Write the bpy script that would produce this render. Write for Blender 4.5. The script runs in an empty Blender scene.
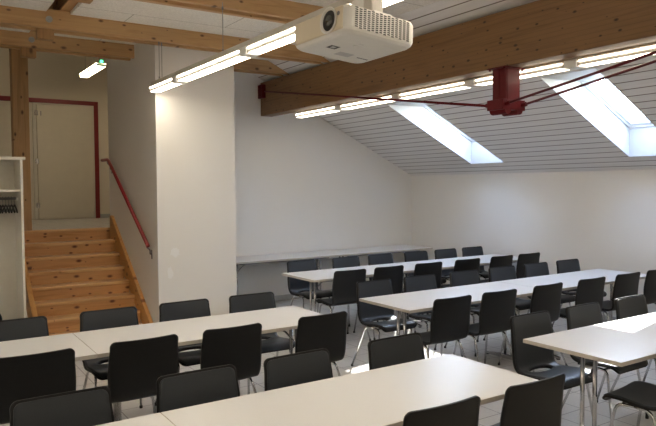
import bpy, bmesh, math, random
from mathutils import Vector, Matrix
random.seed(7)
PI = math.pi
scene = bpy.context.scene
COL = scene.collection

# ------------------------------------------------------------------ helpers
def link(name, bm, mat, parent=None, loc=(0, 0, 0), rot=(0, 0, 0), smooth=False):
    me = bpy.data.meshes.new(name)
    bmesh.ops.recalc_face_normals(bm, faces=bm.faces[:])
    bm.to_mesh(me); bm.free()
    if smooth:
        for p in me.polygons: p.use_smooth = True
    mats = mat if isinstance(mat, (list, tuple)) else [mat]
    for m in mats: me.materials.append(m)
    o = bpy.data.objects.new(name, me)
    COL.objects.link(o)
    o.location = loc; o.rotation_euler = rot
    if parent: o.parent = parent
    return o

def tag(o, label, cat, group=None):
    o['label'] = label; o['category'] = cat
    if group: o['group'] = group
    return o

def thing(name, label, cat, loc=(0, 0, 0), rz=0.0, group=None):
    o = bpy.data.objects.new(name, None)
    COL.objects.link(o)
    o.empty_display_size = .1
    o.location = loc; o.rotation_euler = (0, 0, rz)
    return tag(o, label, cat, group)

def struct(o):
    o['kind'] = 'structure'
    return o

def copy_tree(o, parent=None):
    c = o.copy(); COL.objects.link(c)
    if parent: c.parent = parent
    for ch in o.children: copy_tree(ch, c)
    return c

def box(bm, x0, x1, y0, y1, z0, z1, bev=0, seg=2, mi=0):
    vs = [bm.verts.new((x, y, z)) for x in (x0, x1) for y in (y0, y1) for z in (z0, z1)]
    q = [(0, 1, 3, 2), (4, 6, 7, 5), (0, 4, 5, 1), (2, 3, 7, 6), (0, 2, 6, 4), (1, 5, 7, 3)]
    fs = []
    for f in q:
        fc = bm.faces.new([vs[i] for i in f]); fc.material_index = mi; fs.append(fc)
    bmesh.ops.recalc_face_normals(bm, faces=fs)
    if bev:
        es = set(e for f in fs for e in f.edges)
        r = bmesh.ops.bevel(bm, geom=list(es), offset=bev, segments=seg, profile=.5, affect='EDGES')
        for f in r['faces']: f.material_index = mi
    return bm

def B(*a, **k):
    return box(bmesh.new(), *a, **k)

def prism(bm, pts, axis, a, b):
    """extrude a polygon given in the two other axes along axis from a to b"""
    def P(p, t):
        if axis == 'x': return (t, p[0], p[1])
        if axis == 'y': return (p[0], t, p[1])
        return (p[0], p[1], t)
    v0 = [bm.verts.new(P(p, a)) for p in pts]; v1 = [bm.verts.new(P(p, b)) for p in pts]
    bm.faces.new(v0); bm.faces.new(v1[::-1])
    n = len(pts)
    for i in range(n): bm.faces.new((v0[i], v0[(i + 1) % n], v1[(i + 1) % n], v1[i]))
    return bm

def tube(bm, pts, r, seg=10, cap=True):
    pts = [Vector(p) for p in pts]
    n = len(pts)
    t0 = (pts[1] - pts[0]).normalized()
    up = Vector((0, 0, 1)) if abs(t0.z) < .9 else Vector((1, 0, 0))
    nrm = t0.cross(up).normalized()
    rings = []
    for i in range(n):
        if i == 0: t = t0
        elif i == n - 1: t = (pts[i] - pts[i - 1]).normalized()
        else: t = ((pts[i] - pts[i - 1]).normalized() + (pts[i + 1] - pts[i]).normalized()).normalized()
        nrm = (nrm - t * nrm.dot(t)).normalized()
        bn = t.cross(nrm)
        rr = r[i] if isinstance(r, (list, tuple)) else r
        rings.append([bm.verts.new(pts[i] + (nrm * math.cos(2 * PI * k / seg) + bn * math.sin(2 * PI * k / seg)) * rr) for k in range(seg)])
    for a, b in zip(rings, rings[1:]):
        for k in range(seg): bm.faces.new((a[k], a[(k + 1) % seg], b[(k + 1) % seg], b[k]))
    if cap: bm.faces.new(rings[0][::-1]); bm.faces.new(rings[-1])
    return bm

def fillet(pts, r, n=5):
    """round the inner corners of a polyline"""
    pts = [Vector(p) for p in pts]
    out = [pts[0]]
    for a, b, c in zip(pts, pts[1:], pts[2:]):
        d1 = (a - b); d2 = (c - b)
        k = min(r, d1.length * .45, d2.length * .45)
        p = b + d1.normalized() * k; q = b + d2.normalized() * k
        for i in range(n + 1):
            t = i / n
            out.append(p * (1 - t) ** 2 + b * 2 * t * (1 - t) + q * t * t)
    out.append(pts[-1])
    return out

# ------------------------------------------------------------------ materials
def new_mat(name):
    m = bpy.data.materials.new(name); m.use_nodes = True
    nt = m.node_tree; nt.nodes.clear()
    out = nt.nodes.new('ShaderNodeOutputMaterial')
    b = nt.nodes.new('ShaderNodeBsdfPrincipled')
    nt.links.new(b.outputs[0], out.inputs[0])
    return m, nt, b

def N(nt, typ, **k):
    n = nt.nodes.new(typ)
    for a, v in k.items():
        if a in n.inputs.keys() if hasattr(n.inputs, 'keys') else False: n.inputs[a].default_value = v
        else: setattr(n, a, v)
    return n

def inp(n, name, v): n.inputs[name].default_value = v

def coords(nt, scale=(1, 1, 1), rot=(0, 0, 0), loc=(0, 0, 0)):
    tc = nt.nodes.new('ShaderNodeTexCoord'); mp = nt.nodes.new('ShaderNodeMapping')
    nt.links.new(tc.outputs['Object'], mp.inputs[0])
    mp.inputs['Scale'].default_value = scale; mp.inputs['Rotation'].default_value = rot; mp.inputs['Location'].default_value = loc
    return mp

def ramp(nt, src, stops):
    r = nt.nodes.new('ShaderNodeValToRGB')
    el = r.color_ramp.elements
    while len(el) < len(stops): el.new(.5)
    for e, (p, c) in zip(el, stops):
        e.position = p; e.color = (c[0], c[1], c[2], 1) if hasattr(c, '__len__') else (c, c, c, 1)
    nt.links.new(src, r.inputs[0])
    return r

def mix(nt, fac, a, b, mode='MIX'):
    m = nt.nodes.new('ShaderNodeMix'); m.data_type = 'RGBA'; m.blend_type = mode
    for s, v in ((0, fac), (6, a), (7, b)):
        if hasattr(v, 'is_linked') or isinstance(v, bpy.types.NodeSocket): nt.links.new(v, m.inputs[s])
        elif s == 0: m.inputs[0].default_value = v
        else: m.inputs[s].default_value = (v[0], v[1], v[2], 1)
    return m.outputs[2]

def bump(nt, b, h, strength=.2, dist=.01):
    n = nt.nodes.new('ShaderNodeBump')
    n.inputs['Strength'].default_value = strength; n.inputs['Distance'].default_value = dist
    nt.links.new(h, n.inputs['Height']); nt.links.new(n.outputs[0], b.inputs['Normal'])

def simple(name, col, rough=.5, metal=0, noise=.06, nscale=40, spec=.5, bumps=0):
    m, nt, b = new_mat(name)
    mp = coords(nt)
    nz = nt.nodes.new('ShaderNodeTexNoise'); inp(nz, 'Scale', nscale); inp(nz, 'Detail', 4)
    nt.links.new(mp.outputs[0], nz.inputs['Vector'])
    lo = tuple(c * (1 - noise) for c in col); hi = tuple(min(1, c * (1 + noise)) for c in col)
    r = ramp(nt, nz.outputs['Fac'], [(.3, lo), (.7, hi)])
    nt.links.new(r.outputs[0], b.inputs['Base Color'])
    inp(b, 'Roughness', rough); inp(b, 'Metallic', metal); inp(b, 'Specular IOR Level', spec)
    if bumps: bump(nt, b, nz.outputs['Fac'], bumps, .004)
    return m

def emit(name, col, s):
    m = bpy.data.materials.new(name); m.use_nodes = True
    nt = m.node_tree; nt.nodes.clear()
    out = nt.nodes.new('ShaderNodeOutputMaterial'); e = nt.nodes.new('ShaderNodeEmission')
    e.inputs[0].default_value = (*col, 1); e.inputs[1].default_value = s
    nt.links.new(e.outputs[0], out.inputs[0])
    return m

def wood(name, c0, c1, knot, axis, kscale=2.2, lam=0.0, lam_axis='z', rough=.5, kthr=.1, flat=None):
    """softwood: grain stretched along axis, dark oval knots, optional glue lines"""
    m, nt, b = new_mat(name)
    s = {'x': (.55, 9, 9), 'y': (9, .55, 9), 'z': (9, 9, .55)}[axis]
    mp = coords(nt, s)
    nz = nt.nodes.new('ShaderNodeTexNoise'); inp(nz, 'Scale', 2.2); inp(nz, 'Detail', 6); inp(nz, 'Distortion', .8)
    nt.links.new(mp.outputs[0], nz.inputs['Vector'])
    r = ramp(nt, nz.outputs['Fac'], [(.3, c0), (.52, c1), (.7, tuple(c * .88 for c in c1))])
    tk = nt.nodes.new('ShaderNodeTexCoord'); sk_ = nt.nodes.new('ShaderNodeSeparateXYZ'); ck = nt.nodes.new('ShaderNodeCombineXYZ')
    oi = nt.nodes.new('ShaderNodeObjectInfo'); ad = nt.nodes.new('ShaderNodeMath'); ad.operation = 'MULTIPLY_ADD'; ad.inputs[1].default_value = 1.0
    rn = nt.nodes.new('ShaderNodeMath'); rn.operation = 'MULTIPLY'; rn.inputs[1].default_value = 40
    nt.links.new(oi.outputs['Random'], rn.inputs[0])
    nt.links.new(tk.outputs['Object'], sk_.inputs[0])
    a_, b_ = {'x': ('X', 'Z'), 'y': ('Y', 'Z'), 'z': ('Z', 'X')}[axis]
    if flat: a_, b_ = flat
    nt.links.new(sk_.outputs[a_], ad.inputs[0]); nt.links.new(rn.outputs[0], ad.inputs[2])
    nt.links.new(ad.outputs[0], ck.inputs[0]); nt.links.new(sk_.outputs[b_], ck.inputs[1])
    mk = nt.nodes.new('ShaderNodeMapping'); mk.inputs['Scale'].default_value = (kscale * .55, kscale * 1.0, 1); mk.inputs['Location'].default_value = (.3, .57, 0)
    nt.links.new(ck.outputs[0], mk.inputs[0])
    vo = nt.nodes.new('ShaderNodeTexVoronoi'); vo.voronoi_dimensions = '2D'; inp(vo, 'Scale', 1.0); inp(vo, 'Randomness', 1.0)
    nt.links.new(mk.outputs[0], vo.inputs['Vector'])
    sr = nt.nodes.new('ShaderNodeSeparateColor'); nt.links.new(vo.outputs['Color'], sr.inputs[0])
    mr = nt.nodes.new('ShaderNodeMath'); mr.operation = 'MULTIPLY_ADD'; mr.inputs[1].default_value = 1.5; mr.inputs[2].default_value = -.05
    nt.links.new(sr.outputs[0], mr.inputs[0])
    mm = nt.nodes.new('ShaderNodeMath'); mm.operation = 'MAXIMUM'; mm.inputs[1].default_value = .08; nt.links.new(mr.outputs[0], mm.inputs[0])
    dv_ = nt.nodes.new('ShaderNodeMath'); dv_.operation = 'DIVIDE'; nt.links.new(vo.outputs['Distance'], dv_.inputs[0]); nt.links.new(mm.outputs[0], dv_.inputs[1])
    kr = ramp(nt, dv_.outputs[0], [(kthr * .45, 1), (kthr * 1.25, 0)])
    col = mix(nt, kr.outputs[0], r.outputs[0], knot)
    if lam:
        tc = nt.nodes.new('ShaderNodeTexCoord'); sx = nt.nodes.new('ShaderNodeSeparateXYZ')
        nt.links.new(tc.outputs['Object'], sx.inputs[0])
        mo = nt.nodes.new('ShaderNodeMath'); mo.operation = 'PINGPONG'; mo.inputs[1].default_value = lam / 2
        nt.links.new(sx.outputs[lam_axis.upper()], mo.inputs[0])
        lr = ramp(nt, mo.outputs[0], [(0.0, .72), (.004, 1)])
        col = mix(nt, 1.0, col, lr.outputs[0], 'MULTIPLY')
    nt.links.new(col, b.inputs['Base Color'])
    inp(b, 'Roughness', rough)
    bump(nt, b, nz.outputs['Fac'], .08, .003)
    return m

M = {}
def wall_mat(name, base=(.80, .785, .755), streak=.03):
    m, nt, b = new_mat(name)
    mp = coords(nt)
    big = nt.nodes.new('ShaderNodeTexNoise'); inp(big, 'Scale', .8); inp(big, 'Detail', 5)
    fine = nt.nodes.new('ShaderNodeTexNoise'); inp(fine, 'Scale', 90); inp(fine, 'Detail', 3)
    for n in (big, fine): nt.links.new(mp.outputs[0], n.inputs['Vector'])
    r = ramp(nt, big.outputs['Fac'], [(.3, tuple(c * (1 - streak) for c in base)), (.7, base)])
    nt.links.new(r.outputs[0], b.inputs['Base Color'])
    inp(b, 'Roughness', .85); inp(b, 'Specular IOR Level', .2)
    bump(nt, b, fine.outputs['Fac'], .12, .004)
    return m
M['wall'] = wall_mat('white_painted_plaster')
M['pier'] = M['wall']
M['hall'] = wall_mat('cream_painted_plaster', (.72, .66, .55))

def floor_mat():
    m, nt, b = new_mat('grey_floor_tiles')
    mp = coords(nt, loc=(-.17, -.2, 0))
    br = nt.nodes.new('ShaderNodeTexBrick')
    br.offset = 0; br.squash = 1
    inp(br, 'Scale', 1); inp(br, 'Brick Width', .305); inp(br, 'Row Height', .29); inp(br, 'Mortar Size', .0035); inp(br, 'Mortar Smooth', .1)
    inp(br, 'Color1', (.50, .49, .47, 1)); inp(br, 'Color2', (.54, .53, .51, 1)); inp(br, 'Mortar', (.12, .115, .11, 1)); inp(br, 'Bias', 0)
    nt.links.new(mp.outputs[0], br.inputs['Vector'])
    nz = nt.nodes.new('ShaderNodeTexNoise'); inp(nz, 'Scale', 60); inp(nz, 'Detail', 5)
    nt.links.new(mp.outputs[0], nz.inputs['Vector'])
    r = ramp(nt, nz.outputs['Fac'], [(.3, .88), (.7, 1)])
    c = mix(nt, 1, br.outputs['Color'], r.outputs[0], 'MULTIPLY')
    nt.links.new(c, b.inputs['Base Color'])
    inp(b, 'Roughness', .3); inp(b, 'Specular IOR Level', .5)
    return m
M['floor'] = floor_mat()

def plank_mat():
    m, nt, b = new_mat('white_stained_boards')
    tc = nt.nodes.new('ShaderNodeTexCoord'); sx = nt.nodes.new('ShaderNodeSeparateXYZ')
    nt.links.new(tc.outputs['Object'], sx.inputs[0])
    mo = nt.nodes.new('ShaderNodeMath'); mo.operation = 'PINGPONG'; mo.inputs[1].default_value = .0565
    nt.links.new(sx.outputs['X'], mo.inputs[0])
    g = ramp(nt, mo.outputs[0], [(0.0, (.20, .16, .14)), (.0045, (.30, .26, .24)), (.0065, (1, 1, 1))])
    mp = coords(nt, (12, .6, 12))
    nz = nt.nodes.new('ShaderNodeTexNoise'); inp(nz, 'Scale', 2); inp(nz, 'Detail', 5)
    nt.links.new(mp.outputs[0], nz.inputs['Vector'])
    r = ramp(nt, nz.outputs['Fac'], [(.3, (.70, .685, .675)), (.7, (.76, .745, .735))])
    c = mix(nt, 1, r.outputs[0], g.outputs[0], 'MULTIPLY')
    nt.links.new(c, b.inputs['Base Color']); inp(b, 'Roughness', .6); inp(b, 'Specular IOR Level', .3)
    bump(nt, b, g.outputs[0], .5, .006)
    return m
M['plank'] = plank_mat()

def wool_mat():
    m, nt, b = new_mat('grey_wood_wool_panel')
    mp = coords(nt)
    nz = nt.nodes.new('ShaderNodeTexNoise'); inp(nz, 'Scale', 28); inp(nz, 'Detail', 8); inp(nz, 'Roughness', .7); inp(nz, 'Distortion', 2.5)
    nt.links.new(mp.outputs[0], nz.inputs['Vector'])
    r = ramp(nt, nz.outputs['Fac'], [(.32, (.66, .64, .60)), (.62, (.90, .88, .83))])
    br = nt.nodes.new('ShaderNodeTexBrick'); br.offset = .5
    inp(br, 'Scale', 1); inp(br, 'Brick Width', 2.0); inp(br, 'Row Height', .6); inp(br, 'Mortar Size', .004)
    inp(br, 'Color1', (1, 1, 1, 1)); inp(br, 'Color2', (1, 1, 1, 1)); inp(br, 'Mortar', (.45, .43, .40, 1))
    nt.links.new(mp.outputs[0], br.inputs['Vector'])
    c = mix(nt, 1, r.outputs[0], br.outputs['Color'], 'MULTIPLY')
    nt.links.new(c, b.inputs['Base Color']); inp(b, 'Roughness', .95); inp(b, 'Specular IOR Level', .1)
    bump(nt, b, nz.outputs['Fac'], .5, .01)
    return m
M['wool'] = wool_mat()

M['glulam'] = wood('brown_glued_timber', (.165, .080, .027), (.215, .11, .040), (.04, .017, .007), 'y', 9.5, lam=.04, rough=.55, kthr=.085)
M['glulam_under'] = M['glulam']
M['tie'] = wood('honey_spruce_timber', (.42, .24, .098), (.54, .335, .155), (.13, .06, .025), 'x', 6.5, rough=.5, kthr=.085)
M['post'] = wood('honey_spruce_post', (.32, .18, .072), (.44, .26, .115), (.10, .045, .02), 'z', 7, rough=.5, kthr=.12)
M['purlin'] = wood('spruce_purlin', (.36, .20, .08), (.48, .29, .13), (.13, .06, .025), 'y', 6, rough=.5)
M['riser'] = wood('knotty_pine_risers', (.44, .215, .075), (.57, .31, .125), (.11, .03, .012), 'x', 9, rough=.38, kthr=.15)
M['tread'] = wood('knotty_pine_treads', (.50, .27, .10), (.64, .39, .175), (.2, .08, .03), 'x', 5, rough=.33, kthr=.06, flat=('X', 'Y'))
M['stringer'] = wood('varnished_pine_stringer', (.50, .25, .08), (.62, .34, .12), (.2, .08, .03), 'y', 6, rough=.35)
M['laminate'] = simple('white_table_laminate', (.66, .66, .655), .32, 0, .02, 200, .4)
M['edge'] = simple('beige_table_edging', (.50, .46, .41), .3, 0, .04, 30)
M['chrome'] = simple('chromed_steel', (.62, .62, .63), .16, 1, .03, 20)
M['galv'] = simple('zinc_plated_bolt', (.42, .44, .44), .5, .3, .05, 30)
M['steel'] = simple('dark_steel', (.25, .25, .26), .35, 1, .03, 20)
M['shell'] = simple('black_plastic_shell', (.005, .0055, .0065), .45, 0, .1, 150, .35, .05)
M['pad'] = simple('charcoal_upholstery', (.027, .032, .039), .45, 0, .12, 260, .45, .06)
M['black'] = simple('black_plastic', (.01, .01, .011), .4, 0, .1, 60)
M['cloth'] = simple('black_nylon_fabric', (.008, .008, .009), .8, 0, .2, 120, .3, .2)
M['red'] = simple('red_painted_steel', (.10, .005, .008), .5, 0, .05, 30, .2)
M['redrail'] = simple('red_lacquered_wood', (.24, .012, .015), .4, 0, .08, 30)
M['redframe'] = simple('red_door_frame_paint', (.20, .010, .013), .45, 0, .05, 30)
M['whitep'] = simple('white_plastic', (.74, .73, .70), .4, 0, .02, 30)
M['joint'] = simple('white_joint_plastic', (.88, .88, .86), .5, 0, .01, 30)
M['cream'] = simple('cream_plastic', (.66, .58, .45), .4, 0, .02, 30)
M['lampgrey'] = simple('grey_lacquered_aluminium', (.62, .59, .54), .5, 0, .03, 30)
M['door'] = simple('beige_door_leaf', (.62, .575, .48), .55, 0, .02, 8)
M['doorframe'] = simple('pale_grey_door_lining', (.60, .57, .49), .5, 0, .02, 8)
M['wardrobe'] = simple('white_melamine_board', (.72, .69, .62), .45, 0, .02, 20)
M['base'] = simple('grey_skirting', (.40, .40, .39), .5, 0, .04, 20)
M['shaft'] = simple('white_reveal_lining', (.55, .555, .56), .5, 0, .01, 10)
M['sash'] = simple('white_window_sash', (.80, .81, .82), .35, 0, .01, 10)
M['lampglow'] = emit('warm_fluorescent_tube', (1.0, .86, .67), 11)
M['beamglow'] = emit('warm_beam_row_diffuser', (1.0, .87, .68), 5.2)
M['hallglow'] = emit('warm_hall_tube', (1.0, .80, .54), 11)
M['green'] = emit('green_emergency_indicator', (.05, .9, .35), 3)
M['lens'] = simple('lens_glass', (.02, .03, .025), .05, 0, .3, 30, 1.0)
M['wire'] = simple('thin_steel_wire', (.33, .32, .30), .4, .6, .03, 20)
M['print'] = simple('dark_grey_print', (.05, .05, .055), .5)
M['sticker'] = simple('pale_grey_sticker', (.50, .50, .51), .5)

def glass_mat():
    m = bpy.data.materials.new('clear_window_glass'); m.use_nodes = True
    nt = m.node_tree; nt.nodes.clear()
    out = nt.nodes.new('ShaderNodeOutputMaterial'); mx = nt.nodes.new('ShaderNodeMixShader')
    tr = nt.nodes.new('ShaderNodeBsdfTransparent'); gl = nt.nodes.new('ShaderNodeBsdfGlossy'); lw = nt.nodes.new('ShaderNodeLayerWeight')
    lw.inputs[0].default_value = .5
    pw = nt.nodes.new('ShaderNodeMath'); pw.operation = 'POWER'; pw.inputs[1].default_value = 5
    nt.links.new(lw.outputs['Facing'], pw.inputs[0])
    fr = nt.nodes.new('ShaderNodeMath'); fr.operation = 'MULTIPLY_ADD'; fr.inputs[1].default_value = .9; fr.inputs[2].default_value = .04
    nt.links.new(pw.outputs[0], fr.inputs[0])
    tr.inputs[0].default_value = (.93, .95, .96, 1); gl.inputs['Roughness'].default_value = .02
    nt.links.new(fr.outputs[0], mx.inputs[0]); nt.links.new(tr.outputs[0], mx.inputs[1]); nt.links.new(gl.outputs[0], mx.inputs[2])
    nt.links.new(mx.outputs[0], out.inputs[0])
    return m
M['glass'] = glass_mat()

# ------------------------------------------------------------------ dimensions (metres)
ZT = .74                       # table height
RX, GY = 7.55, 8.75            # eave wall, gable wall
LX, FY = -2.2, -2.0            # wall beside and wall behind the camera
SA, SB = -.4843, 5.6123        # sloped ceiling z = SA*x + SB
ZC = 3.53                      # flat ceiling
XB = (ZC - SB) / SA            # where the slope meets the flat ceiling
def slope(x): return SA * x + SB
ZH = 1.223                     # landing level
PX0, PX1, PY0, PY1 = 2.42, 3.40, 7.23, 9.27   # wall block between stairs and hall

# ------------------------------------------------------------------ setting
struct(link('floor', B(LX - .2, RX + .2, FY - .2, 9.4, -.15, 0), M['floor']))
struct(link('wall_right', B(RX, RX + .2, FY - .2, GY + .2, 0, slope(RX)), M['wall']))
bm = bmesh.new()
prism(bm, [(PX1, 0), (RX, 0), (RX, slope(RX)), (XB, ZC), (PX1, ZC)], 'y', GY, GY + .2)
struct(link('wall_back', bm, M['wall']))
bm = bmesh.new()
prism(bm, [(LX, 0), (RX, 0), (RX, slope(RX)), (XB, ZC), (LX, ZC)], 'y', FY - .2, FY)
struct(link('wall_front', bm, M['wall']))
struct(link('wall_left', B(LX - .2, LX, FY - .2, 12.4, 0, 4.7), M['wall']))
struct(link('wall_stair', B(PX0, PX1, PY0, PY1, 0, 4.5), M['pier']))
# landing and hall
struct(link('floor_landing', B(LX, 5.6, 9.225, 12.3, ZH - .2, ZH), M['floor']))
struct(link('wall_landing', B(LX, PX0, 9.235, 9.335, 0, ZH - .2), M['wall']))
struct(link('wall_hall', B(LX, 5.6, 12.2, 12.4, 0, 4.6), M['hall']))
struct(link('wall_hall_side', B(5.6, 5.8, 9.0, 12.4, 0, 4.6), M['hall']))
struct(link('wall_hall_front', B(PX1, 5.6, 9.07, 9.27, 0, 4.6), M['hall']))
struct(link('ceiling_hall', B(LX, 5.8, 8.32, 12.4, 4.5, 4.65), M['wall']))
struct(link('ceiling_step', B(LX, PX0, 8.22, 8.32, ZC, 4.6), M['wall']))
# flat wood-wool ceiling, with a slot left of the purlin
bm = bmesh.new()
box(bm, LX, 1.23, FY - .2, 8.3, ZC, ZC + .05)
box(bm, 1.46, XB + .02, FY - .2, GY + .2, ZC, ZC + .05)
struct(link('ceiling', bm, M['wool']))
struct(link('ceiling_slot', B(1.1, 1.6, FY - .2, 8.3, 3.80, 3.84), M['glulam']))

# sloped board ceiling with openings for the skylights
SKY = [(6.36, 7.01), (3.80, 4.45)]
SX0, SX1 = 5.60, 7.24
bm = bmesh.new()
xs = [XB, SX0, SX1, RX + .2]
ys = sorted([FY - .2, GY + .2] + [v for s in SKY for v in s])
TH = .03
for i in range(3):
    for j in range(len(ys) - 1):
        if i == 1 and any(abs(ys[j] - s[0]) < 1e-6 for s in SKY): continue
        x0, x1, y0, y1 = xs[i], xs[i + 1], ys[j], ys[j + 1]
        lo = [bm.verts.new((x, y, slope(x))) for x, y in ((x0, y0), (x1, y0), (x1, y1), (x0, y1))]
        hi = [bm.verts.new((x, y, slope(x) + TH)) for x, y in ((x0, y0), (x1, y0), (x1, y1), (x0, y1))]
        bm.faces.new(lo); bm.faces.new(hi[::-1])
        for k in range(4): bm.faces.new((lo[k], lo[(k + 1) % 4], hi[(k + 1) % 4], hi[k]))
bmesh.ops.remove_doubles(bm, verts=bm.verts[:], dist=1e-5)
struct(link('ceiling_slope', bm, M['plank']))

# skylights: lining of the shaft, sash, pane
def skylight(i, y0, y1):
    """lining level at the upper end and plumb at the lower end; sash and pane lie in the roof plane"""
    cy = (y0 + y1) / 2; hw = (y1 - y0) / 2
    root = bpy.data.objects.new('window_%d' % i, None); COL.objects.link(root)
    root.location = (SX0, cy, slope(SX0)); struct(root)
    H = .33; t = .02
    sl = lambda x: SA * x                       # roof plane through the root
    W = SX1 - SX0; XU = H / -SA - .03           # pane starts further down the slope than the opening
    bm = bmesh.new()
    def loop(g):
        e = .004 if g == 0 else -g
        lo = [(e, -hw + e, sl(e) - .002), (W - e, -hw + e, sl(W - e) - .002), (W - e, hw - e, sl(W - e) - .002), (e, hw - e, sl(e) - .002)]
        if g: lo = [(p[0], p[1], p[2] + .004) for p in lo]
        hi = [(XU, -hw + e, H + sl(XU) + g), (W - e, -hw + e, H + sl(W)), (W - e, hw - e, H + sl(W)), (XU, hw - e, H + sl(XU) + g)]
        return [bm.verts.new(p) for p in lo], [bm.verts.new(p) for p in hi]
    r0, r1 = loop(0); q0, q1 = loop(t)
    for k in range(4):
        n = (k + 1) % 4
        bm.faces.new((r0[k], r1[k], r1[n], r0[n])); bm.faces.new((q0[k], q0[n], q1[n], q1[k]))
        bm.faces.new((r0[k], r0[n], q0[n], q0[k])); bm.faces.new((r1[k], q1[k], q1[n], r1[n]))
    link('reveal', bm, M['shaft'], root)
    def bar(bm, xa, xb, ya, yb, za, zb):
        prism(bm, [(xa, sl(xa) + za), (xb, sl(xb) + za), (xb, sl(xb) + zb), (xa, sl(xa) + zb)], 'y', ya, yb)
    def frame(bm, f, wd, za, zb):
        xa, xb = XU + f, W - f
        bar(bm, xa, xb, -hw + f, -hw + f + wd, za, zb); bar(bm, xa, xb, hw - f - wd, hw - f, za, zb)
        bar(bm, xa, xa + wd, -hw + f + wd, hw - f - wd, za, zb); bar(bm, xb - wd, xb, -hw + f + wd, hw - f - wd, za, zb)
    bm = bmesh.new(); frame(bm, -.03, .055, H + .001, H + .10); link('frame', bm, M['sash'], root)
    bm = bmesh.new(); frame(bm, .027, .04, H + .02, H + .09); sa = link('sash', bm, M['sash'], root)
    bm = bmesh.new(); bar(bm, XU + .06, W - .06, -hw + .06, hw - .06, H + .055, H + .06)
    link('pane', bm, M['glass'], sa)
for i, (a, b_) in enumerate(SKY): skylight(i + 1, a, b_)

# roof skin above, so that daylight only enters through the skylights
bm = bmesh.new()
xs = [XB - .6, SX0 + .62, SX1 + .03, RX + .9]
ys = sorted([FY - .6, GY + .6] + [v + d for s in SKY for v, d in zip(s, (-.028, .028))])
H0 = .41
for i in range(3):
    for j in range(len(ys) - 1):
        if i == 1 and any(abs(ys[j] - s[0] + .028) < 1e-6 for s in SKY): continue
        x0, x1, y0, y1 = xs[i], xs[i + 1], ys[j], ys[j + 1]
        bm.faces.new([bm.verts.new((x, y, slope(x) + H0)) for x, y in ((x0, y0), (x1, y0), (x1, y1), (x0, y1))])
struct(link('roof', bm, M['base']))
struct(link('roof_flat', B(LX - .2, XB - .3, FY - .6, 9.0, 4.66, 4.7), M['base']))
struct(link('roof_gable', B(LX - .2, XB - .3, FY - .22, FY - .2, 3.4, 4.7), M['base']))
struct(link('roof_gap_side', B(PX1 - .1, XB - .3, GY + .2, GY + .25, 3.4, 4.7), M['base']))
struct(link('roof_gap', B(XB - .62, XB - .3, FY - .6, GY + .6, ZC + .3, 4.7), M['base']))

# baseboards
struct(link('baseboard_back', B(PX1, RX, GY - .014, GY, 0, .085, .003, 1), M['base']))
struct(link('baseboard_right', B(RX - .014, RX, FY, GY - .014, 0, .085, .003, 1), M['base']))
struct(link('baseboard_hall', B(3.0, 5.6, 12.186, 12.2, ZH, ZH + .07, .003, 1), M['base']))
# repaired paint patch and scuffs low on the stair wall
bm = bmesh.new()
for cx, cz, rx, rz in ((2.62, 1.02, .06, .055), (2.56, .78, .035, .07)):
    vs = []
    for k in range(22):
        a = 2 * PI * k / 22; w = 1 + random.uniform(-.25, .25)
        vs.append(bm.verts.new((cx + rx * w * math.cos(a), PY0 - .0015, cz + rz * w * math.sin(a))))
    bm.faces.new(vs)
struct(link('trim_filler', bm, wall_mat('fresh_white_filler', (.84, .84, .83), .01)))

# ------------------------------------------------------------------ door in the hall
d = bpy.data.objects.new('door_1', None); COL.objects.link(d); d.location = (1.95, 12.2, ZH); struct(d)
HX0, HX1, HH = -1.10, 1.045, 2.115        # frame outer extents relative to the hinge line
bm = bmesh.new()
box(bm, HX1 - .075, HX1, -.06, 0, 0, HH, .004, 1)
box(bm, HX0, HX0 + .075, -.06, 0, 0, HH, .004, 1)
box(bm, HX0 + .075, HX1 - .075, -.06, 0, HH - .075, HH, .004, 1)
link('red_frame', bm, M['redframe'], d)
bm = bmesh.new()
box(bm, HX1 - .105, HX1 - .075, -.045, 0, 0, HH - .075); box(bm, -.055, 0.0, -.045, 0, 0, HH - .075); box(bm, 0, HX1 - .105, -.045, 0, HH - .10, HH - .075)
link('lining', bm, M['doorframe'], d)
lf = link('door_leaf', B(.008, HX1 - .108, -.05, -.005, .008, HH - .105, .004, 1), M['door'], d)
link('side_panel', B(HX0 + .08, -.06, -.03, 0, 0, HH - .08, .003, 1), M['door'], d)
for z in (.25, 1.02, 1.86):
    bm = bmesh.new(); tube(bm, [(.0, -.058, z - .05), (.0, -.058, z + .05)], .012, 10); box(bm, -.03, .03, -.053, -.048, z - .04, z + .04)
    link('hinge', bm, M['chrome'], lf)
link('door_closer_tag', B(.07, .085, -.056, -.049, HH - .30, HH - .22), M['steel'], lf)

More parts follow.
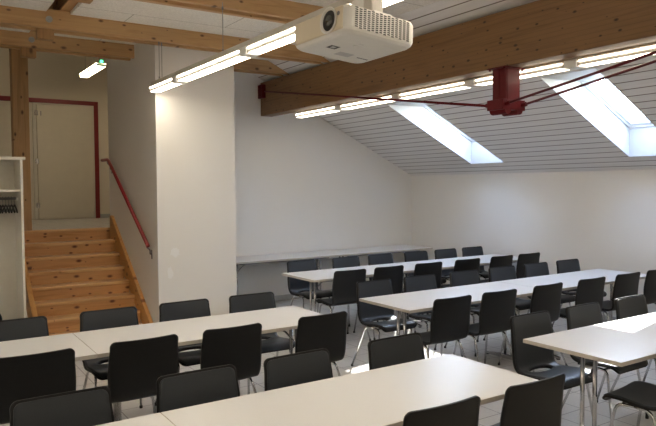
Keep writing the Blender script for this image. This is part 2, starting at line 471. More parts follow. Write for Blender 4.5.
# ------------------------------------------------------------------ stairs
st = thing('staircase', 'knotty pine staircase of closed treads climbing to the red framed door', 'staircase', (0, 7.3, 0))
RT, RR = .215, .157
ny, nz_ = 9.07 - 7.3, ZH
x0, x1 = 1.20, 2.375
NS = 8
for k in range(NS):
    y = ny - k * RT; z = nz_ - k * RR
    yb = ny + .154 if k == 0 else y + RT + .03
    nm = 'landing_edge' if k == 0 else 'tread'
    link(nm, B(x0, x1, y, yb, z - .036, z, .006, 2), M['tread'], st)
    zb = max(0, z - RR) if k < NS - 1 else 0
    link('riser', B(x0, x1, y + .025, y + .043, zb, z - .036), M['riser'], st)
def stringer(xa, xb):
    top = lambda y: 1.34 + .7302 * (y + 7.3 - 9.02)
    ya, yb = -.02, ny + .02
    pts = [(ya, 0), (ya + .28, 0), (yb + .03, top(yb) - .32), (yb + .03, top(yb) + .0), (yb - .02, top(yb)), (ya, top(ya))]
    bm = bmesh.new(); prism(bm, pts, 'x', xa, xb)
    bmesh.ops.recalc_face_normals(bm, faces=bm.faces[:])
    bmesh.ops.bevel(bm, geom=bm.edges[:], offset=.005, segments=2, affect='EDGES')
    return bm
link('stringer', stringer(1.145, x0), M['stringer'], st)
link('stringer', stringer(x1, PX0 - .002), M['stringer'], st)

# handrail
hr = thing('handrail', 'sloping red handrail on dark brackets fixed to the stair wall', 'handrail', (PX0, 8.2, 1.2))
bm = bmesh.new()
p0 = (-.06, 7.40 - 8.2, 1.09 - 1.2); p1 = (-.06, 9.08 - 8.2, 2.16 - 1.2); p2 = (-.06, 9.40 - 8.2, 2.165 - 1.2)
tube(bm, fillet([p0, p1, p2], .06), .022, 14)
link('rail', bm, M['redrail'], hr, smooth=True)
for y in (7.45, 8.25, 9.12):
    z = 1.09 + (min(y, 9.08) - 7.40) * (1.07 / 1.68)
    bm = bmesh.new()
    tube(bm, fillet([(0, y - 8.2, z - 1.2 - .13), (-.022, y - 8.2, z - 1.2 - .13), (-.022, y - 8.2, z - 1.2 - .08), (-.06, y - 8.2, z - 1.2 - .05), (-.06, y - 8.2, z - 1.2 - .015)], .015), .008, 8)
    box(bm, -.006, 0, y - 8.2 - .016, y - 8.2 + .016, z - 1.2 - .19, z - 1.2 - .08, .002, 1)
    link('bracket', bm, M['steel'], hr)

# ------------------------------------------------------------------ timber roof structure
beam = thing('roof_beam', 'deep brown glued timber beam running across the room under the slope', 'beam', (4.645, 3.4, 2.845))
link('timber', B(-.095, .095, FY - 3.4, GY - 3.4, 0, .50, .006, 1), M['glulam'], beam)
def tie(y, xl, label):
    t = thing('tie_beam', label, 'beam', (1.3, y, 3.37), 0, 'paired tie beams under the flat ceiling')
    for s in (-1, 1):
        yy = s * .08; pts = [(xl - 1.3, 0), (4.632 - 1.3, 0), ((3.56 - SB) / SA - 1.3 - .02, .19), (xl - 1.3, .19)]
        bm = bmesh.new(); prism(bm, pts, 'y', yy - .028, yy + .028)
        bmesh.ops.recalc_face_normals(bm, faces=bm.faces[:])
        bmesh.ops.bevel(bm, geom=bm.edges[:], offset=.004, segments=1, affect='EDGES')
        link('plank', bm, M['tie'], t)
    link('spacer_block', B(-.145, .012, -.05, .05, -.10, .30, .004, 1), M['post'], t)
    bm = bmesh.new(); tube(bm, [(-.045, -.108, .085), (-.045, -.118, .085)], .032, 20); tube(bm, [(-.045, -.116, .085), (-.045, -.132, .085)], .014, 6)
    link('bolt', bm, M['galv'], t)
    return t
tie(5.45, LX, 'honey spruce tie beam crossing the top edge above the projector')
tie(7.05, LX, 'honey spruce tie beam with two wires of the lamp row hanging from it')
tie(8.10, LX, 'honey spruce tie beam farthest back, ending over the stair wall')
pu = thing('purlin', 'spruce purlin rising above the tie beams beside a dark slot', 'beam', (1.41, 3, 3.56))
link('timber', B(-.05, .05, FY - 3, 5.30, .0, .22, .004, 1), M['purlin'], pu)
po = thing('timber_post', 'square spruce post at the top left of the stairs', 'post', (1.2875, 9.22, ZH))
link('shaft', B(-.0975, .0975, -.09, .09, 0, 4.5 - ZH, .006, 2), M['post'], po)

# king post and rods of the trussed beam
kp = thing('king_post', 'dark red steel strut bolted under the big brown beam', 'strut', (4.645, 4.065, 2.445))
bm = bmesh.new(); box(bm, -.14, .14, -.105, .105, .388, .398, .002, 1)
for sx in (-1, 1):
    for sy in (-1, 1):
        tube(bm, [(sx * .12, sy * .085, .372), (sx * .12, sy * .085, .390)], .012, 6)
link('top_plate', bm, M['red'], kp)
bm = bmesh.new()
box(bm, -.09, -.078, -.08, .08, .10, .388); box(bm, .078, .09, -.08, .08, .10, .388); box(bm, -.078, .078, -.085, -.073, .10, .388)
box(bm, -.078, .078, .02, .032, .10, .388)
box(bm, -.098, -.09, -.08, -.05, .10, .388); box(bm, -.098, -.09, .0, .03, .10, .388)
link('column', bm, M['red'], kp)
bm = bmesh.new(); box(bm, -.15, .15, -.095, .095, 0.012, .105, .003, 1)
for s in (-1, 1): tube(bm, [(s * .078, -.09, .018), (s * .078, .09, .018)], .045, 18)
link('saddle', bm, M['red'], kp)
for sx, lab in ((-1, 'stair side'), (1, 'eave side')):
    for sy, l2 in ((1, 'from the red strut to the gable wall'), (-1, 'from the red strut towards the camera')):
        x = 4.645 + sx * .110
        a = (x, 4.065 + sy * .09, 2.505); b_ = (x, 4.065 + sy * 4.56, 2.505 + 4.47 * .156)
        rod = thing('tension_rod', 'thin red rod %s, %s' % (l2, lab), 'rod', a, 0, 'red tension rods')
        bm = bmesh.new(); tube(bm, [(0, 0, 0), tuple(Vector(b_) - Vector(a))], .0115, 10); link('rod', bm, M['red'], rod, smooth=True)
        bm = bmesh.new(); dv = (Vector(b_) - Vector(a)).normalized(); tube(bm, [dv * .0, dv * .05], .021, 8); link('nut', bm, M['red'], rod)
for y, l in ((8.65, 'at its gable end'), (-.52, 'at its near end')):
    br = thing('rod_anchor', 'red steel anchor shoe clamped round the brown beam %s' % l, 'bracket', (4.645, y, 3.10))
    for s in (-1, 1):
        bm = bmesh.new(); box(bm, s * .125 - .03, s * .125 + .03, -.07, .07, .0, .20, .004, 1)
        tube(bm, [(s * .155, 0, .16), (s * .17, 0, .16)], .018, 6); tube(bm, [(s * .155, 0, .04), (s * .17, 0, .04)], .018, 6)
        link('shoe', bm, M['red'], br)

# ------------------------------------------------------------------ lamp rows
def luminaire(x, y0, y1, z, name, label, group, tube_mat, cap0=False, cap1=False, w=.11, top=True):
    t = thing(name, label, 'lamp', (x, (y0 + y1) / 2, z), 0, group)
    h = (y1 - y0) / 2
    bm = bmesh.new(); box(bm, -w / 2, w / 2, -h, h, .0, .030); link('housing', bm, M['lampgrey'], t)
    bm = bmesh.new(); box(bm, -w / 2 + .006, w / 2 - .006, -h + .02, h - .02, -.004, .0); link('diffuser', bm, tube_mat, t)
    for sx in (-1, 1):
        bm = bmesh.new(); box(bm, sx * w * .5 - .004 - .002, sx * w * .5 + .004 - .002, -h + .02, h - .02, .030, .043); link('side_slit', bm, tube_mat, t)
    bm = bmesh.new(); box(bm, -w / 2, w / 2, -h, h, .043, .056); link('cover', bm, M['lampgrey'], t)
    return t
def connector(x, y, z, label, group, w=.132, nm='lamp_connector'):
    t = thing(nm, label, 'lamp joint', (x, y, z), 0, group)
    bm = bmesh.new(); box(bm, -w / 2, w / 2, -.065, .065, -.010, .060, .012, 3)
    link('cover', bm, M['joint'], t)
def rail(x, y0, y1, z0, z1, label):
    t = thing('lamp_rail', label, 'rail', (x, (y0 + y1) / 2, z0))
    link('channel', B(-.04, .04, y0 - (y0 + y1) / 2, y1 - (y0 + y1) / 2, 0, z1 - z0, .003, 1), M['lampgrey'], t)
    return t
L1X, L1Z = 2.39, 2.85
c1 = [6.37, 4.78, 3.19, 1.60, .01]
names = ['against the stair wall', 'over the first lamp joint', 'left behind the projector', 'right above the projector', 'overhead behind the projector', 'overhead at the near end']
edges = [7.17] + c1 + [-1.5]
for i in range(len(edges) - 1):
    luminaire(L1X, edges[i + 1] + .065, edges[i] - .065 if i else edges[i], L1Z, 'hanging_strip_lamp', 'warm strip lamp of the wire-hung row, ' + names[i], 'wire-hung strip lamps', M['lampglow'])
for i, y in enumerate(c1):
    connector(L1X, y, L1Z, 'white joint cover of the wire-hung lamp row, ' + ['nearest the stair wall', 'left of the projector', 'behind the projector', 'overhead', 'overhead at the near end'][i], 'white joints of the wire-hung row', nm='hanging_lamp_connector')
rail(L1X, -1.5, 7.17, L1Z + .057, L1Z + .107, 'grey rail carrying the wire-hung row of strip lamps')
for x, y, lab in ((2.375, 6.95, 'thin wire by the stair wall, left of a pair'), (2.415, 6.98, 'thin wire by the stair wall, right of a pair'), (2.39, 5.30, 'thin lamp wire hanging from the tie beam above the projector')):
    w_ = thing('suspension_wire', lab, 'wire', (x, y, L1Z + .107), 0, 'lamp suspension wires')
    bm = bmesh.new(); tube(bm, [(0, 0, 0), (0, 0, 3.37 - L1Z - .107 if y > 6 else 3.40 - L1Z - .107)], .0035, 6); link('wire', bm, M['wire'], w_)
    for za in (0, .375):
        bm = bmesh.new(); tube(bm, [(0, 0, za), (0, 0, za + .03)], .009, 8); link('ferrule', bm, M['steel'], w_)

L0X = -.75  # unseen lamp row added to brighten the left side; warm light there suggests one
for k, (a, b_) in enumerate(((3.6, 5.2), (2.0, 3.6), (.4, 2.0))):
    luminaire(L0X, a + .06, b_ - .06, L1Z, 'hanging_strip_lamp', 'strip lamp of the added third row, beyond the left picture edge', 'added third lamp row', M['lampglow'])
rail(L0X, .4, 5.2, L1Z + .057, L1Z + .107, 'grey rail of the added third lamp row, beyond the left picture edge')
w_ = thing('suspension_wire', 'thin wire of the added third lamp row, beyond the left picture edge', 'wire', (L0X, 5.15, L1Z + .107), 0, 'lamp suspension wires of the added third row')
bm = bmesh.new(); tube(bm, [(0, 0, 0), (0, 0, ZC - L1Z - .107)], .0035, 6); link('wire', bm, M['wire'], w_)
c = copy_tree(w_); c.location.y = .6
L2X, L2Z = 4.845, 2.782
c2 = [7.02, 5.83, 4.66, 3.49, 2.32, 1.15, -.02]
edges = [8.12] + c2 + [-1.3]
names = ['nearest the gable wall', 'second from the gable wall', 'left of the red strut', 'right of the red strut', 'at the right picture edge', 'outside the view', 'outside the view', 'outside the view']
for i in range(len(edges) - 1):
    luminaire(L2X, edges[i + 1] + .065, edges[i] - .065 if i else edges[i], L2Z, 'strip_lamp', 'warm strip lamp along the brown beam, ' + names[i], 'strip lamps along the brown beam', M['beamglow'])
for i, y in enumerate(c2[:4]):
    connector(L2X, y, L2Z, 'white joint cover of the beam lamp row, ' + ['nearest the gable wall', 'second from the gable wall', 'left of the red strut', 'right of the red strut'][i], 'white joints of the beam row')
rail(L2X, -1.3, 8.12, L2Z + .057, L2Z + .095, 'grey rail of the strip lamps beside the brown beam')

# hall lamp with green indicator
hl = luminaire(2.53, 10.0, 11.15, 3.60, 'hanging_hall_lamp', 'short hanging strip lamp with green indicator above the landing', None, M['hallglow'], w=.13)
bm = bmesh.new(); tube(bm, [(.0, -.58, .056), (.0, -.58, .085)], .022, 14); link('green_indicator', bm, M['green'], hl)
for y in (-.45, .45):
    bm = bmesh.new(); tube(bm, [(0, y, .045), (0, y, .90)], .004, 6); link('wire', bm, M['wire'], hl)

# ------------------------------------------------------------------ projector
pj = thing('projector', 'cream and white video projector hanging from the ceiling', 'projector', (1.865, 2.60, 2.442), math.radians(2))
pj.rotation_euler = (math.radians(-2.0), math.radians(4.0), math.radians(3))
PW, PD, PH = .43, .44, .132     # along x, along y, height; lens looks to -x
bm = bmesh.new()
def roundrect(hx, hy, r, n=8):
    o = []
    for cx, cy, a0 in ((hx - r, hy - r, 0), (-hx + r, hy - r, 90), (-hx + r, -hy + r, 180), (hx - r, -hy + r, 270)):
        for k in range(n + 1):
            a = math.radians(a0 + 90 * k / n); o.append((cx + r * math.cos(a), cy + r * math.sin(a)))
    return o
secs = [(0.0, .030, .05), (.004, .014, .05), (.014, .004, .045), (.03, 0, .04), (PH - .02, 0, .04), (PH - .006, .006, .045), (PH, .02, .05)]
rings = []
for z, ins, r in secs:
    rings.append([bm.verts.new((x, y, z)) for x, y in roundrect(PW / 2 - ins, PD / 2 - ins, r)])
for a, c in zip(rings, rings[1:]):
    for k in range(len(a)): bm.faces.new((a[k], a[(k + 1) % len(a)], c[(k + 1) % len(a)], c[k]))
bm.faces.new(rings[0][::-1]); bm.faces.new(rings[-1])
body = link('body', bm, M['whitep'], pj)
# cream front panel on the lens side
bm = bmesh.new()
box(bm, -PW / 2 - .006, -PW / 2 + .012, -PD / 2 + .028, PD / 2 - .028, .018, PH - .008, .008, 3)
link('front_panel', bm, M['cream'], pj)
LY, LZ = -.098, .072
bm = bmesh.new()
prof = [(.059, -.004), (.062, -.010), (.058, -.013), (.050, -.008), (.046, .004)]
prev = None; sg = 32
for r, dx in prof:
    ring = [bm.verts.new((-PW / 2 - .004 + dx, LY + r * math.cos(2 * PI * k / sg), LZ + r * math.sin(2 * PI * k / sg))) for k in range(sg)]
    if prev:
        for k in range(sg): bm.faces.new((prev[k], prev[(k + 1) % sg], ring[(k + 1) % sg], ring[k]))
    prev = ring
link('lens_surround', bm, M['whitep'], pj, smooth=True)
bm = bmesh.new(); tube(bm, [(-PW / 2 + .01, LY, LZ), (-PW / 2 - .0075, LY, LZ)], .047, 32)
lb = link('lens_barrel', bm, M['black'], pj)
bm = bmesh.new(); bmesh.ops.create_uvsphere(bm, u_segments=24, v_segments=12, radius=.029)
bmesh.ops.scale(bm, vec=(.35, 1, 1), verts=bm.verts[:]); bmesh.ops.translate(bm, vec=(-PW / 2 - .006, LY, LZ), verts=bm.verts[:])
link('lens', bm, M['lens'], lb, smooth=True)
bm = bmesh.new(); tube(bm, [(-PW / 2 - .004, LY - .070, LZ + .018), (-PW / 2 - .008, LY - .070, LZ + .018)], .010, 16)
link('sensor', bm, M['steel'], pj)
# vent grille: recessed dark panel behind offset slats
bm = bmesh.new()
vx0, vx1, vz0, vz1 = -.172, .168, .024, PH - .012
yv = -PD / 2 - .001
box(bm, vx0, vx1, yv - .001, yv + .004, vz0, vz1)
gr = link('vent_grille', bm, M['whitep'], pj)
bm = bmesh.new()
nc, nr = 14, 10
for i in range(nc):
    for j in range(nr):
        cx = vx0 + (i + .5) * (vx1 - vx0) / nc; cz = vz0 + (j + (.28 if i % 2 else .72)) * (vz1 - vz0) / nr
        wx, wz = .0088, .0031
        vs = [bm.verts.new((cx + dx, yv - .0022, cz + dz)) for dx, dz in ((-wx, -wz), (wx, -wz), (wx, wz), (-wx, wz))]
        bm.faces.new(vs)
s_ = link('vent_slot', bm, M['black'], gr); s_['kind'] = 'stuff'
# marks on the underside
bm = bmesh.new(); zz = -.0008
def quad(bm, x0, x1, y0, y1): bm.faces.new([bm.verts.new((x, y, zz)) for x, y in ((x0, y0), (x1, y0), (x1, y1), (x0, y1))])
quad(bm, -.13, -.075, .0, .05)
link('warning_label', bm, M['print'], pj)
bm = bmesh.new(); zz = -.0012; quad(bm, -.115, -.09, .012, .038); link('label_window', bm, M['sticker'], pj)
bm = bmesh.new(); zz = -.0008; quad(bm, -.03, .06, .06, .12); link('rating_sticker', bm, M['sticker'], pj)
bm = bmesh.new(); zz = -.0008
xx = .10
for w_ in (.010, .008, .009, .005, .010, .008, .009):
    quad(bm, xx, xx + w_, .085, .098); xx += w_ + .002
link('brand_lettering', bm, M['print'], pj)
bm = bmesh.new()
tube(bm, [(-.02, -.07, .0), (-.02, -.07, -.004)], .028, 20)
link('foot_recess', bm, M['whitep'], pj)
bm = bmesh.new(); box(bm, .0, .12, -.15, -.02, PH + .0, PH + .03, .003, 1)
link('mount_plate', bm, M['whitep'], pj)
pm = thing('projector_column', 'pale grey ceiling column holding the projector', 'mount', (1.93, 2.52, 2.60))
link('column', B(-.035, .035, -.035, .035, .0, ZC - 2.60, .004, 1), M['lampgrey'], pm)
link('ceiling_plate', B(-.08, .08, -.08, .08, ZC - 2.60 - .012, ZC - 2.60, .003, 1), M['lampgrey'], pm)

# ------------------------------------------------------------------ wardrobe
wd = thing('open_wardrobe', 'white open coat wardrobe with shelf and hanging rail left of the stairs', 'wardrobe', (.475, 6.9, 0))
W2 = .5
link('side_panel', B(W2 - .022, W2, 0, .44, 0, 2.05, .002, 1), M['wardrobe'], wd)
link('side_panel', B(-W2, -W2 + .022, 0, .44, 0, 2.05, .002, 1), M['wardrobe'], wd)
link('top_board', B(-W2 - .02, W2 + .024, -.02, .45, 2.05, 2.078, .002, 1), M['wardrobe'], wd)
link('shelf', B(-W2 + .022, W2 - .022, .02, .42, 1.738, 1.763, .002, 1), M['wardrobe'], wd)
link('floor_board', B(-W2 + .022, W2 - .022, .0, .42, .08, .105, .002, 1), M['wardrobe'], wd)
link('back_panel', B(-W2 + .022, W2 - .022, .425, .437, 0, 2.05), M['wardrobe'], wd)
bm = bmesh.new(); tube(bm, [(-W2 + .022, .2, 1.672), (W2 - .022, .2, 1.672)], .013, 12)
link('hanging_rail', bm, M['steel'], wd)
bm = bmesh.new(); tube(bm, [(W2 - .04, .2, 1.672), (W2 - .022, .2, 1.672)], .024, 14); link('rail_socket', bm, M['whitep'], wd)
first = None
NH = 9
for i in range(NH):
    x = .475 + W2 - .055 - i * .026
    order = ['first', 'second', 'third', 'fourth', 'fifth', 'sixth', 'seventh', 'eighth', 'ninth', 'tenth', 'eleventh', 'twelfth', 'thirteenth', 'fourteenth', 'fifteenth'][i]
    lab = 'dark coat hanger on the wardrobe rail, %s from the stairs' % order
    if first is None:
        first = thing('coat_hanger', lab, 'hanger', (x, 7.1, 1.672), 0, 'coat hangers in the wardrobe')
        bm = bmesh.new()
        hk = [(0, .016 * math.sin(a), .002 + .016 * math.cos(a)) for a in [math.radians(v) for v in range(-110, 100, 20)]]
        hk = hk[::-1][:0] + [(0, y, z) for _, y, z in hk] + [(0, .012, -.02), (0, 0, -.035), (0, 0, -.07)]
        tube(bm, hk, .002, 6); link('hook', bm, M['steel'], first)
        bm = bmesh.new()
        tube(bm, fillet([(0, -.20, -.135), (0, -.17, -.115), (0, 0, -.06), (0, .17, -.115), (0, .20, -.135)], .04), .0075, 8)
        tube(bm, [(0, -.175, -.125), (0, .175, -.125)], .004, 6)
        link('shoulder_bar', bm, M['black'], first)
    else:
        c = copy_tree(first); c.location = (x, 7.1, 1.672); c['label'] = lab
    (first if i == 0 else c).rotation_euler = (0, 0, random.uniform(-.03, .03))

# black bag standing in the bottom of the wardrobe
bg = thing('black_bag', 'black bag standing in the bottom of the white wardrobe', 'bag', (.60, 7.06, .106))
bm = bmesh.new()
sec = [(0, .13, .10), (.02, .16, .13), (.12, .18, .15), (.28, .185, .15), (.40, .175, .135), (.48, .14, .10), (.51, .08, .05)]
prev = None
for z, a, c in sec:
    ring = [bm.verts.new((a * math.copysign(abs(math.cos(t)) ** .6, math.cos(t)), c * math.copysign(abs(math.sin(t)) ** .7, math.sin(t)), z + random.uniform(-.006, .006))) for t in [2 * PI * k / 24 for k in range(24)]]
    if prev:
        for k in range(24): bm.faces.new((prev[k], prev[(k + 1) % 24], ring[(k + 1) % 24], ring[k]))
    else: bm.faces.new(ring[::-1])
    prev = ring
bm.faces.new(prev)
link('body', bm, M['cloth'], bg, smooth=True)
bm = bmesh.new(); box(bm, -.12, .12, -.165, -.12, .06, .26, .03, 4); link('pocket', bm, M['cloth'], bg)
bm = bmesh.new(); tube(bm, fillet([(-.06, 0, .50), (-.06, 0, .56), (.06, 0, .56), (.06, 0, .50)], .04), .009, 8); link('handle', bm, M['cloth'], bg)

# ------------------------------------------------------------------ tables
def make_table(name, L, W, label, group):
    t = thing(name, label, 'table', (0, 0, 0), 0, group)
    th = .025
    bm = B(-L / 2 + .002, L / 2 - .002, -W / 2 + .002, W / 2 - .002, ZT - th + .001, ZT, 0)
    tp = link('tabletop', bm, M['laminate'], t)
    bm = bmesh.new()
    for a in ((-L / 2, -L / 2 + .003, -W / 2, W / 2), (L / 2 - .003, L / 2, -W / 2, W / 2)): box(bm, *a, ZT - th, ZT - .0015)
    for a in ((-L / 2 + .003, L / 2 - .003, -W / 2, -W / 2 + .003), (-L / 2 + .003, L / 2 - .003, W / 2 - .003, W / 2)): box(bm, *a, ZT - th, ZT - .0015)
    link('edging', bm, M['edge'], tp)
    bm = bmesh.new()
    for s in (-1, 1): box(bm, -L / 2 + .2, L / 2 - .2, s * .2 - .015, s * .2 + .015, ZT - th - .035, ZT - th)
    link('under_rail', bm, M['steel'], t)
    for s in (-1, 1):
        x = s * (L / 2 - .21)
        bm = bmesh.new()
        for y in (-.045, .045): tube(bm, [(x, y, .035), (x, y, ZT - th)], .0145, 12)
        lg = link('leg', bm, M['chrome'], t)
        for p in lg.data.polygons: p.use_smooth = True
        bm = bmesh.new(); pts = [(-.30, .012), (-.30, .024), (-.10, .048), (.10, .048), (.30, .024), (.30, .012)]
        prism(bm, pts, 'x', x - .02, x + .02); link('foot', bm, M['chrome'], lg)
        for y in (-.28, .28):
            bm = bmesh.new(); tube(bm, [(x, y, 0), (x, y, .014)], .02, 12)
            link('foot_pad', bm, M['black'], lg)
        bm = bmesh.new(); box(bm, x - .03, x + .03, -.24, .24, ZT - th - .03, ZT - th)
        link('crossbar', bm, M['steel'], lg)
        bm = bmesh.new(); tube(bm, fillet([(x - s * .005, .0, ZT - th - .18), (x - s * .10, .0, ZT - th - .08), (x - s * .24, .0, ZT - th - .02)], .05), .008, 8)
        box(bm, x - s * .10 - .03, x - s * .10 + .03, .06, .10, ZT - th - .03, ZT - th)
        link('folding_brace', bm, M['chrome'], t)
    return t
TL = 1.83
def place_table(src, x, y, label, name=None):
    t = copy_tree(src) if src else make_table(name or 'folding_table', TL - .002, .71, label, 'white folding tables')
    t.location = (x, y, 0); t['label'] = label
    return t
AY, BY, CY, DY, EY = 2.505, 4.45, 4.41, 6.345, 2.505
t0 = place_table(None, 2.785 - TL / 2, AY, 'white folding table nearest the camera, with a free end by the aisle')
place_table(t0, 2.785 - TL * 1.5, AY, 'white folding table in the bottom left corner, joined to the nearest table')
place_table(t0, 2.805 - TL / 2, BY, 'white folding table before the stairs, ending at the aisle')
place_table(t0, 2.805 - TL * 1.5, BY, 'white folding table before the stairs, cut by the left picture edge')
place_table(t0, 3.475 + TL / 2, CY, 'white folding table of the middle right row, at the aisle end')
place_table(t0, 3.475 + TL * 1.5, CY, 'white folding table of the middle right row, at the eave wall end')
place_table(t0, 3.75 + TL / 2, DY, 'white folding table of the farthest chair row, at its aisle end')
place_table(t0, 3.75 + TL * 1.5, DY, 'white folding table of the farthest chair row, against the eave wall')
place_table(t0, 3.445 + TL / 2, EY, 'sunlit white folding table at the right picture edge')
place_table(t0, 7.375 - TL * 1.5, GY - .03 - .355, 'chairless white table along the gable wall, beside the stair wall')
place_table(t0, 7.375 - TL / 2, GY - .03 - .355, 'chairless white table along the gable wall, in the eave corner')

# ------------------------------------------------------------------ chairs
PROF = [(.180, .408), (.174, .430), (.148, .446), (.08, .448), (.0, .440), (-.08, .432), (-.145, .436), (-.188, .458), (-.208, .505), (-.216, .57), (-.222, .65), (-.234, .74), (-.252, .832)]
def catmull(P, n):
    P = [Vector((0, a, b)) for a, b in P]; out = []
    for i in range(len(P) - 1):
        p0 = P[max(i - 1, 0)]; p1 = P[i]; p2 = P[i + 1]; p3 = P[min(i + 2, len(P) - 1)]
        for k in range(n):
            t = k / n
            out.append(.5 * ((2 * p1) + (p2 - p0) * t + (2 * p0 - 5 * p1 + 4 * p2 - p3) * t * t + (3 * p1 - p0 - 3 * p2 + p3) * t ** 3))
    out.append(P[-1]); return out
def chair_sheet(off, inset, hole, thick, mat, name, parent):
    c = catmull(PROF, 12)
    cum = [0]
    for a, b_ in zip(c, c[1:]): cum.append(cum[-1] + (b_ - a).length)
    T = cum[-1]
    def at(s):
        s = min(max(s, 0), T)
        for i in range(len(cum) - 1):
            if cum[i + 1] >= s - 1e-9:
                f = (s - cum[i]) / max(1e-9, cum[i + 1] - cum[i]); return c[i].lerp(c[i + 1], f), (c[i + 1] - c[i]).normalized()
    s_j = next(cum[i] for i in range(len(c)) if c[i].y < -.18)          # seat to back bend
    def hw(s):
        t = s / T
        if s < s_j: return .214 + .010 * math.sin(PI * s / s_j) - .002 * (s / s_j)
        q = (s - s_j) / (T - s_j); return .212 + .010 * math.sin(PI * min(1, q * 1.2)) + .004 * q
    rf, rt = .06, .034
    S = []
    s = inset; e = T - inset
    k = 0
    ends = [0, .001, .003, .007, .013, .021, .031, .045]
    S = [s + v for v in ends] + [s + .06 + (e - s - .12) * i / 44 for i in range(45)] + [e - v for v in ends[::-1]]
    NU = 26
    bm = bmesh.new(); grid = []
    hs, hr_, hu = s_j - .052, hole[1], hole[0]
    for s in S:
        p, tg = at(s); nrm = Vector((0, -tg.z, tg.y))    # faces the sitter
        if nrm.z < 0 and s < s_j * .5: nrm = -nrm
        w = hw(s) - inset
        for d, r in ((s - inset, rf), (e - s, rt)):
            if d < r: w = w - r + math.sqrt(max(0, r * r - (r - d) ** 2))
        row = []
        for j in range(NU + 1):
            u = -1 + 2 * j / NU
            row.append((u * w, s, u))
        grid.append(row)
    # push the vertices near the hole onto its rim
    V = []
    def inside(x, s): return (x / hu) ** 2 + ((s - hs) / hr_) ** 2
    keep = []
    for i in range(len(grid) - 1):
        for j in range(NU):
            cx = sum(grid[a][b][0] for a, b in ((i, j), (i + 1, j), (i, j + 1), (i + 1, j + 1))) / 4
            cs = (grid[i][j][1] + grid[i + 1][j][1]) / 2
            if inside(cx, cs) > 1: keep.append((i, j))
    cnt = {}
    ks = set(keep)
    for i in range(len(grid)):
        for j in range(NU + 1):
            ad = [(a, b) for a in (i - 1, i) for b in (j - 1, j) if 0 <= a < len(grid) - 1 and 0 <= b < NU]
            inn = [q for q in ad if q in ks]
            if inn and len(inn) < len(ad) and inside(grid[i][j][0], grid[i][j][1]) < 4:
                x, s, u = grid[i][j]; k_ = math.sqrt(inside(x, s))
                grid[i][j] = (x / k_, hs + (s - hs) / k_, u)
    vv = {}
    for i in range(len(grid)):
        for j in range(NU + 1):
            x, s, u = grid[i][j]; p, tg = at(s); nrm = Vector((0, tg.z, -tg.y))
            uu = x / .21
            t = min(1, max(0, (s - s_j * .9) / (T * .25)))
            q = Vector((x, p.y, p.z)) + nrm * (off + (.016 * t + .007 * (1 - t)) * uu * uu)
            vv[i, j] = bm.verts.new(q)
    for i, j in keep: bm.faces.new((vv[i, j], vv[i, j + 1], vv[i + 1, j + 1], vv[i + 1, j]))
    for v in [v for v in bm.verts if not v.link_faces]: bm.verts.remove(v)
    bmesh.ops.remove_doubles(bm, verts=bm.verts[:], dist=1e-5)
    o = link(name, bm, mat, parent, smooth=True)
    # make the normals face the sitter
    me = o.data
    m = o.modifiers.new('thickness', 'SOLIDIFY'); m.thickness = thick; m.offset = 0; m.use_even_offset = True
    return o
def make_chair(label, group):
    t = thing('stacking_chair', label, 'chair', (0, 0, 0), 0, group)
    chair_sheet(0, 0, (.115, .036), .013, M['shell'], 'shell', t)
    chair_sheet(.0095, .012, (.124, .044), .010, M['pad'], 'padding', t)
    for sx in (-1, 1):
        top = .418
        for fy, ty, fx in ((.170, .10, .225), (-.265, -.11, .247)):
            bm = bmesh.new()
            mid = (sx * .178, -.005, top)
            tube(bm, fillet([(sx * fx, fy, .012), (sx * .19, ty, top), mid], .06, 7), .0095, 10)
            l = link('leg', bm, M['chrome'], t, smooth=True)
            bm = bmesh.new(); tube(bm, [(sx * fx, fy, 0), (sx * fx, fy, .02)], .0125, 10); link('glide', bm, M['black'], l)
    for y in (.07, -.08):
        bm = bmesh.new(); tube(bm, [(-.187, y, .418), (.187, y, .418)], .008, 8); link('crossbar', bm, M['chrome'], t)
    return t
ORD = ['first', 'second', 'third', 'fourth', 'fifth', 'sixth']
rows = [  # x positions, y of backrest, faces away from the camera?, label
    ([2.536, 1.83, 1.232, 0.575], 3.105, False, 'grey-padded chair tucked in behind the nearest table, %s from its aisle end'),
    ([2.53, 1.925], 2.00, True, 'dark-backed chair in front of the nearest table, %s from its aisle end'),
    ([2.523, 1.917, 1.302, 0.64], 5.08, False, 'grey-padded chair with its back to the stairs, %s from the aisle'),
    ([2.55, 1.831, 1.225, 0.594], 3.935, True, 'black-backed chair facing the stairs, %s from the aisle'),
    ([3.89, 4.493, 5.14, 5.75, 6.35, 6.955], 5.10, False, 'grey-padded chair on the far side of the middle right table row, %s from the aisle'),
    ([3.85, 4.43, 5.09, 5.78, 6.41, 6.98], 3.915, True, 'black-backed chair on the near side of the middle right table row, %s from the aisle'),
    ([4.21, 4.89, 5.48, 6.12, 6.7, 7.26], 7.02, False, 'dark chair with its back to the gable wall tables, %s from the aisle'),
    ([4.18, 4.735, 5.36, 6.03, 6.66, 7.22], 5.87, True, 'black-backed chair facing the gable wall tables, %s from the aisle'),
    ([3.8, 4.43, 5.07], 3.105, False, 'grey-padded chair behind the sunlit right table, %s from its free end'),
]
proto = None
for xs_, yb, away, lab in rows:
    for i, x in enumerate(xs_):
        l = lab % ORD[i]
        if proto is None:
            proto = make_chair(l, 'black stacking chairs around the tables'); c = proto
        else:
            c = copy_tree(proto); c['label'] = l
        j = random.uniform(-.03, .03)
        if away: c.location = (x, yb + .247, 0); c.rotation_euler = (0, 0, j)
        else: c.location = (x, yb - .247, 0); c.rotation_euler = (0, 0, PI + j)
c = copy_tree(proto); c['label'] = 'black chair drawn up to the near side of the sunlit right table'
c.location = (3.86, 2.235, 0); c.rotation_euler = (0, 0, .12)

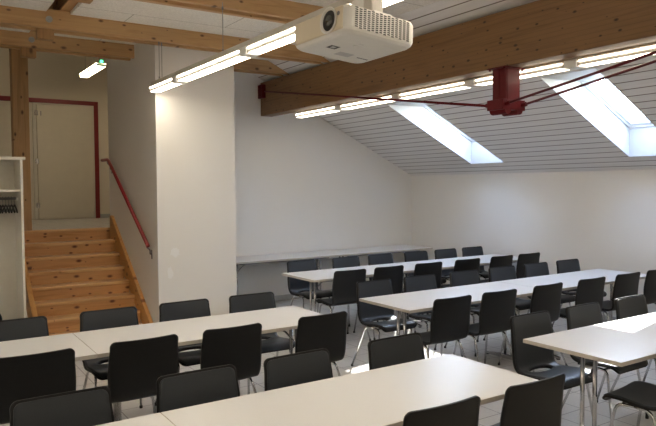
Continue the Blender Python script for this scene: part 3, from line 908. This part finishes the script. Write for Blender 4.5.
# ------------------------------------------------------------------ light
w = bpy.data.worlds.new('daylight'); scene.world = w; w.use_nodes = True
nt = w.node_tree; nt.nodes.clear()
out = nt.nodes.new('ShaderNodeOutputWorld'); bg_ = nt.nodes.new('ShaderNodeBackground'); sk = nt.nodes.new('ShaderNodeTexSky')
sk.sky_type = 'NISHITA'; sk.sun_disc = False; sk.sun_elevation = math.radians(40); sk.sun_rotation = math.radians(58); sk.dust_density = .1
hs = nt.nodes.new('ShaderNodeHueSaturation'); hs.inputs['Saturation'].default_value = .72
nt.links.new(sk.outputs[0], hs.inputs['Color']); nt.links.new(hs.outputs[0], bg_.inputs[0]); bg_.inputs[1].default_value = 4.0
nt.links.new(bg_.outputs[0], out.inputs[0])
sd = Vector((-.97, -.65, -1.0)).normalized()
sl = bpy.data.lights.new('sun', 'SUN'); sl.energy = 13; sl.angle = math.radians(.53); sl.color = (1, .95, .88)
so = bpy.data.objects.new('sun', sl); COL.objects.link(so); so.location = (8, 8, 9)
so.rotation_euler = sd.to_track_quat('-Z', 'Y').to_euler()

# ------------------------------------------------------------------ camera
cam = bpy.data.cameras.new('camera'); co = bpy.data.objects.new('camera', cam); COL.objects.link(co)
F, YAW, PITCH, ROLL = 643.27, 33.371, -2.336, -.342
cam.sensor_fit = 'HORIZONTAL'; cam.sensor_width = 36; cam.lens = 36 * F / 656; cam.clip_end = 100; cam.clip_start = .05
y_, p_, r_ = map(math.radians, (YAW, PITCH, ROLL))
fwd = Vector((math.sin(y_) * math.cos(p_), math.cos(y_) * math.cos(p_), math.sin(p_)))
right = Vector((math.cos(y_), -math.sin(y_), 0)); up = right.cross(fwd)
r2 = right * math.cos(r_) + up * math.sin(r_); u2 = -right * math.sin(r_) + up * math.cos(r_)
co.matrix_world = Matrix(((r2.x, u2.x, -fwd.x, 0), (r2.y, u2.y, -fwd.y, 0), (r2.z, u2.z, -fwd.z, 1.77), (0, 0, 0, 1)))
scene.camera = co
scene.view_settings.view_transform = 'Standard'; scene.view_settings.look = 'None'
scene.view_settings.gamma = 1; scene.view_settings.use_curve_mapping = False
scene.view_settings.exposure = 1.27
scene.cycles.max_bounces = 10; scene.cycles.diffuse_bounces = 6; scene.cycles.transparent_max_bounces = 12
scene.cycles.sample_clamp_indirect = 6
